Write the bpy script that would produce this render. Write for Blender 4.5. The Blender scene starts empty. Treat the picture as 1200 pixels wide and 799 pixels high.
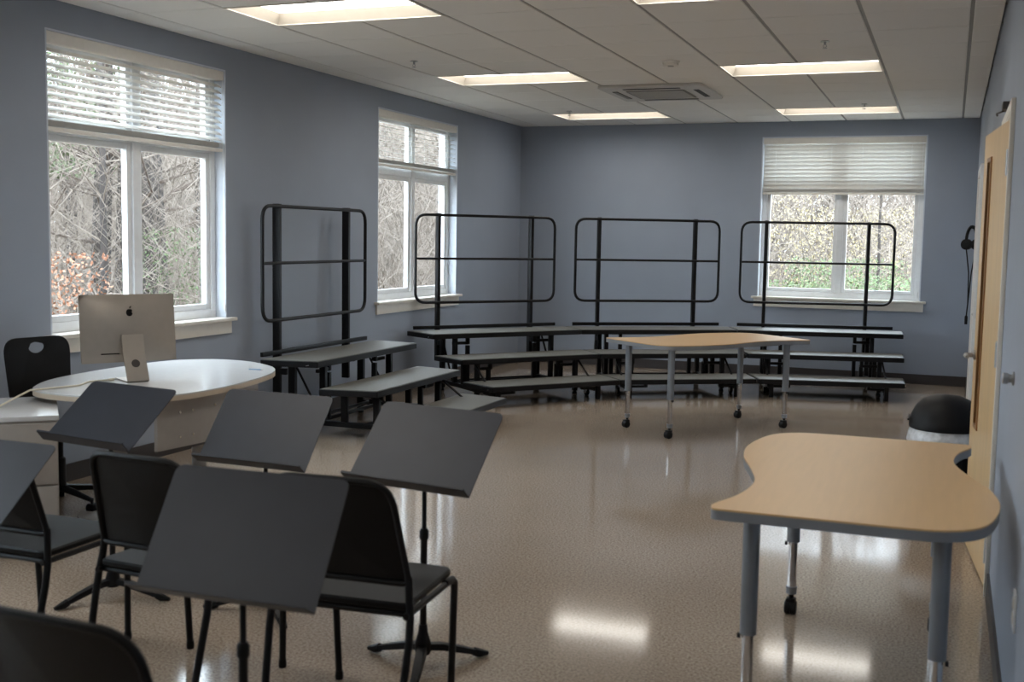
import bpy, bmesh, math, random
from mathutils import Vector, Matrix
random.seed(7)
PI = math.pi
scene = bpy.context.scene
COL = scene.collection

# ------------------------------------------------------------ camera, sky, exposure
W, H, YF = 5.30, 2.9265, -15.2          # room width, ceiling height, wall behind the camera
cam_d = bpy.data.cameras.new('camera')
cam = bpy.data.objects.new('camera', cam_d)
COL.objects.link(cam)
yaw, pitch, roll = 0.3679, 0.0925, 0.0172
F = Vector((-math.sin(yaw)*math.cos(pitch), math.cos(yaw)*math.cos(pitch), -math.sin(pitch)))
R0 = Vector((math.cos(yaw), math.sin(yaw), 0)); U0 = R0.cross(F)
Rv = R0*math.cos(roll)+U0*math.sin(roll); Uv = U0*math.cos(roll)-R0*math.sin(roll)
M = Matrix((Rv, Uv, -F)).transposed().to_4x4()
M.translation = Vector((5.0706, -13.3584, 1.5709))
cam.matrix_world = M
cam_d.sensor_width = 36; cam_d.lens = 1325.9/1200*36; cam_d.clip_start = .05; cam_d.clip_end = 400
cam_d.dof.use_dof = True; cam_d.dof.focus_distance = 10.5; cam_d.dof.aperture_fstop = 4.0
scene.camera = cam

world = bpy.data.worlds.new('overcast_sky'); scene.world = world; world.use_nodes = True
bg = world.node_tree.nodes['Background']
bg.inputs[0].default_value = (0.80, 0.91, 1.0, 1); bg.inputs[1].default_value = 8.5
LAMP = 4.5                               # radiance of the ceiling lamp lenses
scene.view_settings.view_transform = 'Standard'; scene.view_settings.look = 'None'
scene.view_settings.gamma = 1; scene.view_settings.use_curve_mapping = False
scene.view_settings.exposure = 0.82

# ------------------------------------------------------------ materials
def lin(c):
    return tuple((v/12.92 if v <= .04045 else ((v+.055)/1.055)**2.4) for v in [x/255 for x in c]) + (1,)
MATS = {}
def mat(name, rgb, rough=.5, metal=0, var=0, scale=20, bump=0, bscale=200, spec=.5, emit=0, stretch=None, detail=4):
    if name in MATS: return MATS[name]
    m = bpy.data.materials.new(name); m.use_nodes = True; nt = m.node_tree
    b = nt.nodes['Principled BSDF']; c = lin(rgb)
    b.inputs['Base Color'].default_value = c; b.inputs['Roughness'].default_value = rough
    b.inputs['Metallic'].default_value = metal; b.inputs['Specular IOR Level'].default_value = spec
    if emit:
        b.inputs['Emission Color'].default_value = c; b.inputs['Emission Strength'].default_value = emit
    tc = nt.nodes.new('ShaderNodeTexCoord'); src = tc.outputs['Object']
    if stretch:
        mp = nt.nodes.new('ShaderNodeMapping'); mp.inputs['Scale'].default_value = stretch
        nt.links.new(src, mp.inputs['Vector']); src = mp.outputs['Vector']
    n = nt.nodes.new('ShaderNodeTexNoise'); n.inputs['Scale'].default_value = scale; n.inputs['Detail'].default_value = detail
    nt.links.new(src, n.inputs['Vector'])
    r = nt.nodes.new('ShaderNodeValToRGB')
    v = var if var else .03
    r.color_ramp.elements[0].position = .3; r.color_ramp.elements[1].position = .7
    r.color_ramp.elements[0].color = tuple(x*(1-v) for x in c[:3])+(1,)
    r.color_ramp.elements[1].color = tuple(min(1, x*(1+v)) for x in c[:3])+(1,)
    nt.links.new(n.outputs['Fac'], r.inputs['Fac']); nt.links.new(r.outputs['Color'], b.inputs['Base Color'])
    if bump:
        n2 = nt.nodes.new('ShaderNodeTexNoise'); n2.inputs['Scale'].default_value = bscale; n2.inputs['Detail'].default_value = 3
        nt.links.new(src, n2.inputs['Vector'])
        bp = nt.nodes.new('ShaderNodeBump'); bp.inputs['Strength'].default_value = bump; bp.inputs['Distance'].default_value = .002
        nt.links.new(n2.outputs['Fac'], bp.inputs['Height']); nt.links.new(bp.outputs['Normal'], b.inputs['Normal'])
    MATS[name] = m; return m

wall_m = mat('blue_grey_wall_paint', (150, 159, 173), .62, var=.02, scale=3, bump=.12, bscale=350)
ceil_m = mat('acoustic_tile', (236, 234, 230), .9, var=.05, scale=260, bump=.3, bscale=400)
grid_m = mat('ceiling_grid_metal', (150, 148, 145), .6)
white_m = mat('white_vinyl', (232, 234, 236), .35)
trim_m = mat('cream_white_trim', (226, 221, 212), .45)
reveal_m = mat('window_reveal_paint', (205, 212, 222), .6)
base_m = mat('dark_rubber_base', (58, 54, 54), .5)
blind_m = mat('faux_wood_slat', (232, 229, 222), .45)
def translucent(m, fac):
    nt = m.node_tree; b = nt.nodes['Principled BSDF']; o = nt.nodes['Material Output']
    t = nt.nodes.new('ShaderNodeBsdfTranslucent'); t.inputs[0].default_value = (.9, .92, .95, 1)
    x = nt.nodes.new('ShaderNodeMixShader'); x.inputs[0].default_value = fac
    nt.links.new(b.outputs[0], x.inputs[1]); nt.links.new(t.outputs[0], x.inputs[2]); nt.links.new(x.outputs[0], o.inputs[0])
slat_m = mat('vinyl_blind_slat', (236, 234, 228), .4); translucent(slat_m, .13)
blk_m = mat('black_powder_coat', (12, 12, 15), .45, spec=.3, var=.06, scale=40)
blk2_m = mat('black_plastic', (11, 11, 13), .5, spec=.25, var=.06, scale=60, bump=.15, bscale=600)
tray_m = mat('music_stand_grey_black', (43, 45, 52), .42, spec=.4, var=.07, scale=9)
deck_m = mat('grey_riser_deck', (106, 104, 98), .45, var=.10, scale=120, bump=.3, bscale=300)
wood_m = mat('maple_laminate', (216, 178, 128), .32, var=.03, scale=3.5, stretch=(14, 1.2, 1), detail=6)
edge_m = mat('grey_table_edge', (132, 135, 140), .4)
leg_m = mat('grey_leg_paint', (134, 139, 146), .38, metal=.35)
chrome_m = mat('chrome', (215, 216, 218), .12, metal=1)
door_m = mat('light_maple_veneer', (212, 180, 134), .35, var=.07, scale=2.5, stretch=(9, 9, .7), detail=6)
litewood_m = mat('brown_lite_bead', (150, 108, 66), .4, var=.1, scale=8)
steel_m = mat('brushed_steel', (178, 180, 182), .3, metal=1)
alu_m = mat('silver_aluminium', (176, 168, 158), .36, metal=.55)
desk_m = mat('pale_grey_laminate', (206, 208, 210), .22, var=.02)
deskedge_m = mat('beige_desk_edge', (196, 182, 162), .45)
panel_m = mat('taupe_desk_panel', (158, 153, 148), .5, var=.03)
lens_m = mat('lamp_lens', (255, 250, 241), .5, emit=LAMP)
refl_m = mat('lamp_reflector_cream', (176, 169, 158), .5)
fix_m = mat('lamp_housing_white', (236, 232, 224), .45)
acw_m = mat('ac_white_plastic', (200, 198, 194), .45)
acd_m = mat('ac_dark_slot', (40, 40, 42), .6)
acg_m = mat('ac_grille_grey', (138, 138, 136), .6)
cable_m = mat('beige_cable', (214, 208, 190), .5)
liner_m = mat('clear_bin_liner', (205, 208, 212), .25, var=.2, scale=30, bump=.9, bscale=60)
bark_m = mat('grey_bark', (56, 49, 45), .9, var=.28, scale=6, stretch=(4, 4, .7), bump=.6, bscale=30)
bark2_m = mat('pale_twig_bark', (118, 107, 97), .9, var=.2, scale=3)
twig_m = mat('brown_grey_twigs', (94, 82, 73), .9, var=.3, scale=.9)
far_m = mat('far_wood_grey', (108, 98, 91), .95, var=.2, scale=.5)
leafo_m = mat('copper_leaf', (138, 92, 66), .7, var=.3, scale=5)
leafg_m = mat('green_leaf', (74, 90, 50), .6, var=.4, scale=4)
leafy_m = mat('yellow_green_leaf', (146, 132, 92), .6, var=.3, scale=4)
pine_m = mat('pine_needles', (74, 90, 52), .7, var=.3, scale=4)
ground_m = mat('leaf_litter', (106, 91, 72), .95, var=.3, scale=2)
hall_m = mat('corridor_paint', (190, 188, 182), .7)
pen_m = mat('blue_pen', (150, 180, 214), .4)

# floor: waxed speckled vinyl
def floor_mat():
    m = bpy.data.materials.new('waxed_speckled_floor'); m.use_nodes = True; nt = m.node_tree; b = nt.nodes['Principled BSDF']
    tc = nt.nodes.new('ShaderNodeTexCoord')
    n1 = nt.nodes.new('ShaderNodeTexNoise'); n1.inputs['Scale'].default_value = 95; n1.inputs['Detail'].default_value = 5; n1.inputs['Roughness'].default_value = .7
    r = nt.nodes.new('ShaderNodeValToRGB'); e = r.color_ramp.elements
    e[0].position = .32; e[0].color = lin((118, 100, 84)); e[1].position = .66; e[1].color = lin((198, 183, 167))
    x = e.new(.5); x.color = lin((172, 155, 138))
    n2 = nt.nodes.new('ShaderNodeTexNoise'); n2.inputs['Scale'].default_value = .8
    mx = nt.nodes.new('ShaderNodeMixRGB'); mx.blend_type = 'MULTIPLY'; mx.inputs[0].default_value = .3
    nt.links.new(tc.outputs['Object'], n1.inputs['Vector']); nt.links.new(tc.outputs['Object'], n2.inputs['Vector'])
    nt.links.new(n1.outputs['Fac'], r.inputs['Fac']); nt.links.new(r.outputs['Color'], mx.inputs[1]); nt.links.new(n2.outputs['Fac'], mx.inputs[2])
    nt.links.new(mx.outputs['Color'], b.inputs['Base Color'])
    b.inputs['Roughness'].default_value = .085; b.inputs['Specular IOR Level'].default_value = .55
    n3 = nt.nodes.new('ShaderNodeTexNoise'); n3.inputs['Scale'].default_value = 9; n3.inputs['Detail'].default_value = 3
    nt.links.new(tc.outputs['Object'], n3.inputs['Vector'])
    bp = nt.nodes.new('ShaderNodeBump'); bp.inputs['Strength'].default_value = .05; bp.inputs['Distance'].default_value = .002
    nt.links.new(n3.outputs['Fac'], bp.inputs['Height']); nt.links.new(bp.outputs['Normal'], b.inputs['Normal'])
    return m
floor_m = floor_mat()
# clear window glass: mostly transparent with a fresnel reflection
def glass_mat(name, tint):
    m = bpy.data.materials.new(name); m.use_nodes = True; nt = m.node_tree; nt.nodes.clear()
    o = nt.nodes.new('ShaderNodeOutputMaterial'); t = nt.nodes.new('ShaderNodeBsdfTransparent'); g = nt.nodes.new('ShaderNodeBsdfGlossy')
    t.inputs[0].default_value = tint; g.inputs['Roughness'].default_value = .02
    lw = nt.nodes.new('ShaderNodeLayerWeight'); lw.inputs[0].default_value = .5
    pw = nt.nodes.new('ShaderNodeMath'); pw.operation = 'POWER'; pw.inputs[1].default_value = 5
    ad = nt.nodes.new('ShaderNodeMath'); ad.operation = 'MULTIPLY_ADD'; ad.inputs[1].default_value = .5; ad.inputs[2].default_value = .03
    nt.links.new(lw.outputs['Facing'], pw.inputs[0]); nt.links.new(pw.outputs[0], ad.inputs[0])
    mx = nt.nodes.new('ShaderNodeMixShader')
    nt.links.new(ad.outputs[0], mx.inputs[0]); nt.links.new(t.outputs[0], mx.inputs[1]); nt.links.new(g.outputs[0], mx.inputs[2])
    nt.links.new(mx.outputs[0], o.inputs[0]); return m
glass_m = glass_mat('window_glass', (.95, .97, .98, 1))
lite_m = glass_mat('door_lite_glass', (.45, .4, .34, 1))

# ------------------------------------------------------------ mesh helpers
class MB:
    def __init__(s): s.v = []; s.f = []
    def add(s, vs, fs):
        o = len(s.v); s.v += [tuple(v) for v in vs]; s.f += [tuple(i+o for i in f) for f in fs]; return s
    def box(s, x0, x1, y0, y1, z0, z1, m=None):
        vs = [Vector((x, y, z)) for z in (z0, z1) for y in (y0, y1) for x in (x0, x1)]
        if m: vs = [m @ v for v in vs]
        return s.add(vs, [(0, 2, 3, 1), (4, 5, 7, 6), (0, 1, 5, 4), (2, 6, 7, 3), (0, 4, 6, 2), (1, 3, 7, 5)])
    def bbox(s, x0, x1, y0, y1, z0, z1, b=.005, m=None):      # box with chamfered edges
        bm = bmesh.new(); bmesh.ops.create_cube(bm, size=1)
        for v in bm.verts: v.co = Vector(((x0+x1)/2+v.co.x*(x1-x0), (y0+y1)/2+v.co.y*(y1-y0), (z0+z1)/2+v.co.z*(z1-z0)))
        bmesh.ops.bevel(bm, geom=bm.edges[:], offset=b, segments=2, affect='EDGES', profile=.6)
        if m: bm.transform(m)
        return s.bm(bm)
    def bm(s, bm):
        bm.verts.index_update()
        s.add([v.co.copy() for v in bm.verts], [[v.index for v in f.verts] for f in bm.faces]); bm.free(); return s
    def prism(s, pts, z0, z1, m=None, bevel=0):
        n = len(pts)
        if bevel:
            c = Vector((sum(p[0] for p in pts)/n, sum(p[1] for p in pts)/n))
            ins = []
            for i, p in enumerate(pts):
                a, b = Vector(pts[i-1]), Vector(pts[(i+1) % n]); t = (b-a)
                nn = Vector((-t.y, t.x)).normalized() if t.length else Vector((0, 0)); ins.append(Vector(p)+nn*bevel)
            rings = [(ins, z0), (pts, z0+bevel), (pts, z1-bevel), (ins, z1)]
        else: rings = [(pts, z0), (pts, z1)]
        vs = [Vector((p[0], p[1], z)) for ps, z in rings for p in ps]
        if m: vs = [m @ v for v in vs]
        fs = [tuple(reversed(range(n))), tuple(range((len(rings)-1)*n, len(rings)*n))]
        for k in range(len(rings)-1):
            for i in range(n):
                j = (i+1) % n; fs.append((k*n+i, k*n+j, (k+1)*n+j, (k+1)*n+i))
        return s.add(vs, fs)
    def tube(s, path, r, n=8, closed=False, up=None, prof=None):
        P = [Vector(p) for p in path]; rs = r if isinstance(r, (list, tuple)) else [r]*len(P)
        prof = prof or [(math.cos(2*PI*i/n), math.sin(2*PI*i/n)) for i in range(n)]; n = len(prof)
        vs = []; a = None
        for i, p in enumerate(P):
            if closed: t = (P[(i+1) % len(P)]-P[i-1]).normalized()
            else: t = (P[min(i+1, len(P)-1)]-P[max(i-1, 0)]).normalized()
            if up is not None: a = Vector(up)
            if a is None: a = Vector((0, 0, 1)) if abs(t.z) < .9 else Vector((1, 0, 0))
            a = a - t*a.dot(t)
            a = a.normalized() if a.length > 1e-6 else t.orthogonal().normalized()
            b = t.cross(a)
            vs += [p+(a*u+b*w)*rs[i] for u, w in prof]
        fs = []; L = len(P)
        for i in range(L if closed else L-1):
            k = (i+1) % L
            for j in range(n):
                q = (j+1) % n; fs.append((i*n+j, i*n+q, k*n+q, k*n+j))
        if not closed: fs += [tuple(reversed(range(n))), tuple(range((L-1)*n, L*n))]
        return s.add(vs, fs)
    def lathe(s, prof, c=(0, 0, 0), n=20, m=None):
        vs = []; fs = []
        for r, z in prof:
            for i in range(n):
                v = Vector((r*math.cos(2*PI*i/n), r*math.sin(2*PI*i/n), z)); v = m @ v if m else v
                vs.append(v+Vector(c))
        for k in range(len(prof)-1):
            for i in range(n):
                j = (i+1) % n; fs.append((k*n+i, k*n+j, (k+1)*n+j, (k+1)*n+i))
        fs += [tuple(reversed(range(n))), tuple(range((len(prof)-1)*n, len(prof)*n))]
        return s.add(vs, fs)
    def mesh(s, name, m, smooth=True):
        me = bpy.data.meshes.new(name); me.from_pydata(s.v, [], s.f); me.update()
        me.materials.append(m)
        if smooth:
            me.shade_smooth(); me.set_sharp_from_angle(angle=math.radians(38))
        return me
    def build(s, name, m, parent=None, smooth=True, loc=None):
        return put(name, s.mesh(name, m, smooth), parent, loc)
def put(name, me, parent=None, loc=None, rot=None):
    o = bpy.data.objects.new(name, me); COL.objects.link(o)
    if parent: o.parent = parent
    if loc: o.location = loc
    if rot: o.rotation_euler = rot
    return o
def empty(name, loc=(0, 0, 0), rz=0):
    o = bpy.data.objects.new(name, None); COL.objects.link(o); o.location = loc; o.rotation_euler = (0, 0, rz)
    o.empty_display_size = .1; return o
def tag(o, label=None, cat=None, group=None, kind=None):
    for k, v in (('label', label), ('category', cat), ('group', group), ('kind', kind)):
        if v: o[k] = v
    return o
def struct(o, label=None, cat=None):
    return tag(o, label, cat, kind='structure')
def copy_tree(o, parent=None):
    c = o.copy(); COL.objects.link(c); c.parent = parent
    for ch in list(o.children): copy_tree(ch, c)
    return c
def rounded(pts, r, seg=5):
    out = []; n = len(pts); rr = r if isinstance(r, (list, tuple)) else [r]*n
    for i in range(n):
        p = Vector(pts[i]); a = (Vector(pts[i-1])-p); b = (Vector(pts[(i+1) % n])-p)
        if rr[i] <= 0: out.append(p); continue
        an, bn = a.normalized(), b.normalized(); ang = an.angle(bn); d = min(rr[i]/math.tan(ang/2), a.length*.49, b.length*.49)
        s, e = p+an*d, p+bn*d
        for k in range(seg+1):
            t = k/seg; out.append(s*(1-t)**2+p*2*t*(1-t)+e*t*t)
    return out

# ------------------------------------------------------------ room shell
TW = .22
struct(MB().box(-TW, 8, YF-TW, TW, -.2, 0).build('floor', floor_m), 'shiny beige speckled floor reflecting the windows', 'floor')
def wall_with_holes(name, axis, pos, thick, a0, a1, z0, z1, holes, m, label):
    mb = MB(); holes = sorted(holes)
    def seg(s0, s1, b, t):
        if s1-s0 < 1e-4 or t-b < 1e-4: return
        if axis == 'x': mb.box(min(pos, pos+thick), max(pos, pos+thick), s0, s1, b, t)
        else: mb.box(s0, s1, min(pos, pos+thick), max(pos, pos+thick), b, t)
    c = a0
    for h0, h1, b, t in holes:
        seg(c, h0, z0, z1); seg(h0, h1, z0, b); seg(h0, h1, t, z1); c = h1
    seg(c, a1, z0, z1)
    return struct(mb.build(name, m, smooth=False), label, 'wall')
ZS, ZH = .92, 2.755
WL = [(-7.985, -6.19), (-3.79, -1.945), (-12.19, -10.395)]
WB = (2.976, 4.774)
D1 = (-7.93, -6.985); D2 = (-3.56, -2.66); DH = 2.15
CT = H+.2
wall_with_holes('wall_left', 'x', 0, -TW, YF, TW, 0, CT, [(a, b, ZS, ZH) for a, b in WL], wall_m, 'blue-grey painted wall with windows beside the computer desk')
wall_with_holes('wall_back', 'y', 0, TW, 0, W, 0, CT, [(WB[0], WB[1], ZS, ZH)], wall_m, 'blue-grey painted end wall behind the curved row of risers')
wall_with_holes('wall_right', 'x', W, .14, YF, TW, 0, CT, [(D1[0], D1[1], 0, DH), (D2[0], D2[1], 0, DH)], wall_m, 'blue-grey painted wall holding the maple door')
wall_with_holes('wall_front', 'y', YF, -TW, -TW, W+.14, 0, CT, [], wall_m, 'blue-grey painted wall opposite the risers')
# corridor behind the doors
hb = MB(); hb.box(7.0, 7.1, YF, TW, 0, CT); hb.box(W+.14, 7.1, YF-.1, YF, 0, CT); hb.box(W+.14, 7.1, TW-.1, TW, 0, CT); hb.box(W+.14, 7.1, YF, TW, CT-.4, CT-.3)
struct(hb.build('wall_corridor', hall_m, smooth=False), 'pale corridor wall beyond the maple door', 'wall')

# baseboards
struct(MB().box(0, W, -.012, 0, 0, .11).build('baseboard_back', base_m), 'dark rubber baseboard under the end wall', 'baseboard')
struct(MB().box(0, .012, YF, -.012, 0, .11).build('baseboard_left', base_m), 'dark rubber baseboard under the windowed side wall', 'baseboard')
rb = MB()
for a, b in ((YF, D1[0]-.06), (D1[1]+.06, D2[0]-.06), (D2[1]+.06, -.012)): rb.box(W-.012, W, a, b, 0, .11)
struct(rb.build('baseboard_right', base_m), 'dark rubber baseboard along the wall with the maple door', 'baseboard')

# ceiling: slab, tiles and grid
T = .6096
ceil = struct(MB().box(0, W, YF, 0, H+.14, H+.2).build('ceiling', acw_m), 'suspended ceiling of pale acoustic tiles', 'ceiling')
xs = [0] + [4.508-T*k for k in range(7, -1, -1)] + [4.508+T, W]
ys = [0, -.106] + [-.716-T*k for k in range(23)] + [YF]
rows = {-1.3256: 0, -4.3736: 1, -7.4216: 2, -10.4696: 3, -13.5176: 4}
light_cells = set()
LX = (4.508-6*T, 4.508-2*T)
LY = [-.716-5*T*k for k in range(5)]
def in_light(xc, yc):
    return any(lx < xc < lx+2*T and ly-T < yc < ly for lx in LX for ly in LY)
AC = (2.03, 2.98, -3.47, -2.46)
tile_cache = {}
g = .011
for i in range(len(xs)-1):
    for j in range(len(ys)-1):
        x0, x1, y1, y0 = xs[i]+g, xs[i+1]-g, ys[j]-.0035, ys[j+1]+.0035
        xc, yc = (x0+x1)/2, (y0+y1)/2
        if x1-x0 < .02 or y1-y0 < .02 or in_light(xc, yc): continue
        if x0 > AC[0]-.06 and x1 < AC[1]+.06 and y0 > AC[2]-.06 and y1 < AC[3]+.06: continue
        key = (round(x1-x0, 3), round(y1-y0, 3))
        if key not in tile_cache:
            hx, hy = (x1-x0)/2, (y1-y0)/2
            tile_cache[key] = MB().prism([(-hx, -hy), (hx, -hy), (hx, hy), (-hx, hy)], 0, .018, bevel=.004).mesh('ceiling_tile', ceil_m, False)
        put('ceiling_tile', tile_cache[key], ceil, (xc, yc, H))
for x in xs[1:-1]:
    m_ = MB()
    # main runners, broken where lamps sit so that nothing runs through a lamp
    cuts = sorted([(ly-T, ly) for ly in LY if any(lx+.01 < x < lx+2*T-.01 for lx in LX)]+([(AC[2], AC[3])] if AC[0] < x < AC[1] else []))
    c = YF
    for a, b in cuts:
        m_.box(x-.012, x+.012, c, a-.004, H+.006, H+.012); c = b+.004
    m_.box(x-.012, x+.012, c, 0, H+.006, H+.012)
    m_.build('grid_runner', grid_m, ceil, False)
for y in ys[1:-1]:
    m_ = MB()
    cuts = sorted([(lx, lx+2*T) for lx in LX if any(ly-T+.01 < y < ly-.01 for ly in LY)]+([(AC[0], AC[1])] if AC[2] < y < AC[3] else []))
    c = 0
    for a, b in cuts:
        m_.box(c, a-.004, y-.012, y+.012, H+.0065, H+.0115); c = b+.004
    m_.box(c, W, y-.012, y+.012, H+.0065, H+.0115)
    m_.build('cross_tee', grid_m, ceil, False)

# windows: frame set back in a painted reveal
def window(name, width, label):
    """local frame: x along the wall (0..width), y = outward, z = height; origin at the sill corner on the wall face"""
    h = ZH-ZS
    r = empty(name); struct(r, label, 'window')
    y0, y1 = .09, .16
    rv = MB(); t = .012
    rv.box(0, t, .0, TW, 0, h); rv.box(width-t, width, .0, TW, 0, h); rv.box(t, width-t, .0, TW, h-t, h)
    rv.build('reveal', reveal_m, r, False)
    f = MB(); b = .055
    f.bbox(t, t+b, y0, y1, .0, h-t, .006); f.bbox(width-t-b, width-t, y0, y1, .0, h-t, .006)
    f.bbox(t+b, width-t-b, y0, y1, 0, b+.01, .006); f.bbox(t+b, width-t-b, y0, y1, h-t-b, h-t, .006)
    f.build('window_frame', white_m, r)
    c = width/2
    MB().bbox(c-.032, c+.032, y0-.006, y1, b+.01, h-t-b, .006).build('mullion', white_m, r)
    tz = 2.19-ZS
    for a, e in ((t+b, c-.032), (c+.032, width-t-b)):
        MB().bbox(a, e, y0, y1, tz-.045, tz+.03, .006).build('transom', white_m, r)
        for q0, q1 in ((b+.01, tz-.045), (tz+.03, h-t-b)):
            s = MB(); w = .042
            s.bbox(a, a+w, y0+.012, y1-.012, q0, q1, .004); s.bbox(e-w, e, y0+.012, y1-.012, q0, q1, .004)
            s.bbox(a+w, e-w, y0+.012, y1-.012, q0, q0+w, .004); s.bbox(a+w, e-w, y0+.012, y1-.012, q1-w, q1, .004)
            so = s.build('sash', white_m, r)
            MB().box(a+w-.004, e-w+.004, .124, .128, q0+w-.004, q1-w+.004).build('pane', glass_m, so, False)
    MB().bbox(-.06, width+.06, -.055, .088, -.022, .004, .006).build('window_sill', trim_m, r)
    MB().bbox(-.035, width+.035, -.02, -.0005, -.115, -.022, .003).build('apron', trim_m, r)
    return r
def blind(width, bottom, tilt, label, nslat=14, pitch_gap=.042):
    """hangs at the top of a window opening, local frame as window(); z=0 at the sill"""
    h = ZH-ZS-.012; r = empty('window_blind'); tag(r, label, 'blind')
    MB().bbox(.016, width-.016, .004, .07, h-.068, h-.001, .004).build('headrail', blind_m, r)
    top = h-.085; bot = bottom-ZS
    nst = 8; stack = bot+.03
    n = int((top-stack-.05)/pitch_gap)
    sl = MB()
    L = (width-.05)/2; wd = .025
    pr_ = [(-wd, -.0015), (0, .0015), (wd, -.0015), (wd, .0005), (0, .0035), (-wd, .0005)]
    sl.add([Vector((x, u, w)) for x in (-L, L) for u, w in pr_], [(0, 1, 7, 6), (1, 2, 8, 7), (2, 3, 9, 8), (3, 4, 10, 9), (4, 5, 11, 10), (5, 0, 6, 11), (0, 5, 4, 3, 2, 1), (6, 7, 8, 9, 10, 11)])
    sm = sl.mesh('slat', slat_m, False)
    for k in range(n):
        put('slat', sm, r, (width/2, .038, top-.02-k*(top-stack-.04)/n), (tilt, 0, 0))
    for k in range(nst):
        put('slat', sm, r, (width/2, .038, stack+.003+k*.0045))
    MB().bbox(.022, width-.022, .012, .064, bot, bot+.024, .004).build('bottom_rail', blind_m, r)
    for x in (.16, width*.5-.12, width*.5+.22, width-.16):
        c = MB()
        for y in (.0105, .0655): c.tube([(x, y, bot+.01), (x, y, h-.05)], .0011, 4)
        c.build('ladder_cord', white_m, r)
    c = MB(); x = width-.045
    c.tube([(x, -.002, h-.06), (x, -.006, .55), (x+.015, -.004, .1)], .0017, 5)
    co = c.build('lift_cord', white_m, r)
    MB().lathe([(.002, .02), (.007, .01), (.009, -.03), (.004, -.045)], (x+.015, -.004, .09), 10).build('tassel', white_m, co)
    return r
Lm = lambda y: Matrix.Translation((0, y, ZS)) @ Matrix.Rotation(PI/2, 4, 'Z')        # left wall: x->+Y, y->-X
wlab = ['wide white window behind the silver computer', 'white window beside the corner riser', 'white window beside the rows of music chairs']
blab = ['white slatted blind half raised over the window behind the computer', 'white slatted blind with open slats on the corner window', 'white slatted blind half raised beside the music chairs']
for k, (a, b) in enumerate(WL):
    o = window('window_%d' % (1, 2, 4)[k], b-a, wlab[k]); o.matrix_world = Lm(a)
    o = blind(b-a, (2.155, 2.215, 2.155)[k], (.62, .12, .5)[k], blab[k]); o.matrix_world = Lm(a)
o = window('window_3', WB[1]-WB[0], 'white window in the end wall with a closed blind above'); o.matrix_world = Matrix.Translation((WB[0], 0, ZS))
o = blind(WB[1]-WB[0], 2.10, -1.15, 'cream slatted blind with closed slats on the end wall window'); o.matrix_world = Matrix.Translation((WB[0], 0, ZS))

# doors in the right wall
def door_frame(name, d, label):
    f = MB(); a, b = d; w = .05
    f.bbox(W-.018, W+.158, a, a+.02, 0, DH, .004); f.bbox(W-.018, W+.158, b-.02, b, 0, DH, .004); f.bbox(W-.018, W+.158, a+.02, b-.02, DH-.02, DH, .004)
    f.bbox(W-.02, W-.0005, a-w, a, 0, DH+w, .004); f.bbox(W-.02, W-.0005, b, b+w, 0, DH+w, .004); f.bbox(W-.02, W-.0005, a, b, DH, DH+w, .004)
    return struct(f.build(name, trim_m), label, 'door frame')
door_frame('trim_1', D1, 'off-white frame around the maple door')
f2 = MB(); a, b = D2; w = .055
f2.bbox(W-.045, W-.0005, a-w, a+.02, 0, DH+w, .004); f2.bbox(W-.045, W-.0005, b-.02, b+w, 0, DH+w, .004); f2.bbox(W-.045, W-.0005, a+.02, b-.02, DH-.02, DH+w, .004)
struct(f2.build('trim_2', white_m), 'white frame of the second door beyond the maple door', 'door frame')
def lever(parent, x, y, z, side):
    l = MB(); l.lathe([(.028, 0), (.028, .008), (.012, .012), (.012, .05)], (x, y, z), 16, Matrix.Rotation(-PI/2*1, 4, 'Y'))
    l.tube([(x-.045, y, z), (x-.05, y-.03*side, z), (x-.05, y-.115*side, z)], [.011, .011, .009], 10)
    return l.build('handle', steel_m, parent)
# door 1: leaf hinged at the near jamb, standing five degrees open into the room
d1 = empty('door_1', (W-.012, D1[0]+.024, 0), math.radians(5.2)); struct(d1, 'light maple door with narrow glass lite, standing ajar', 'door')
LW, LH, LT = .90, DH-.03, .044
lx0, lx1, lz0, lz1 = LW-.30, LW-.18, .66, 1.98
leaf = MB()
for (a, b, c, d) in ((.002, lx0, .012, LH), (lx1, LW, .012, LH), (lx0, lx1, .012, lz0), (lx0, lx1, lz1, LH)): leaf.box(0, LT, a, b, c, d)
leaf.build('leaf', door_m, d1, False)
bd = MB()
for xo in (-.006, LT-.004):
    for (a, b, c, d) in ((lx0-.016, lx0+.006, lz0-.016, lz1+.016), (lx1-.006, lx1+.016, lz0-.016, lz1+.016), (lx0, lx1, lz0-.016, lz0+.006), (lx0, lx1, lz1-.006, lz1+.016)):
        bd.box(xo, xo+.01, a, b, c, d)
bd.build('glazing_bead', litewood_m, d1, False)
MB().box(LT/2-.003, LT/2+.003, lx0+.001, lx1-.001, lz0+.001, lz1-.001).build('pane', lite_m, d1, False)
lever(d1, -.001, LW-.07, 1.0, 1)
for z in (.19, 1.08, 1.93):
    hg = MB(); hg.tube([(-.008, -.006, z-.055), (-.008, -.006, z+.055)], .0075, 10); hg.box(-.003, .0, .0, .08, z-.057, z+.057)
    hg.build('hinge', steel_m, d1)
d2 = MB(); d2.box(W+.01, W+.05, D2[0]+.022, D2[1]-.022, .01, DH-.022)
d2o = struct(d2.build('door_2', door_m), 'closed maple door in a white frame beyond the open one', 'door')
lever(d2o, W+.009, D2[0]+.1, 1.0, -1)
# door closer above the maple door
dc = empty('door_closer', (W, -7.35, 2.22)); tag(dc, 'small dark door closer above the maple door', 'door closer')
MB().bbox(-.035, -.001, -.07, .07, -.008, .03, .005).build('closer_body', base_m, dc)
MB().tube([(-.03, .0, -.010), (-.055, .10, -.012), (-.05, .16, -.014)], .005, 6).build('closer_arm', base_m, dc)
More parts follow.
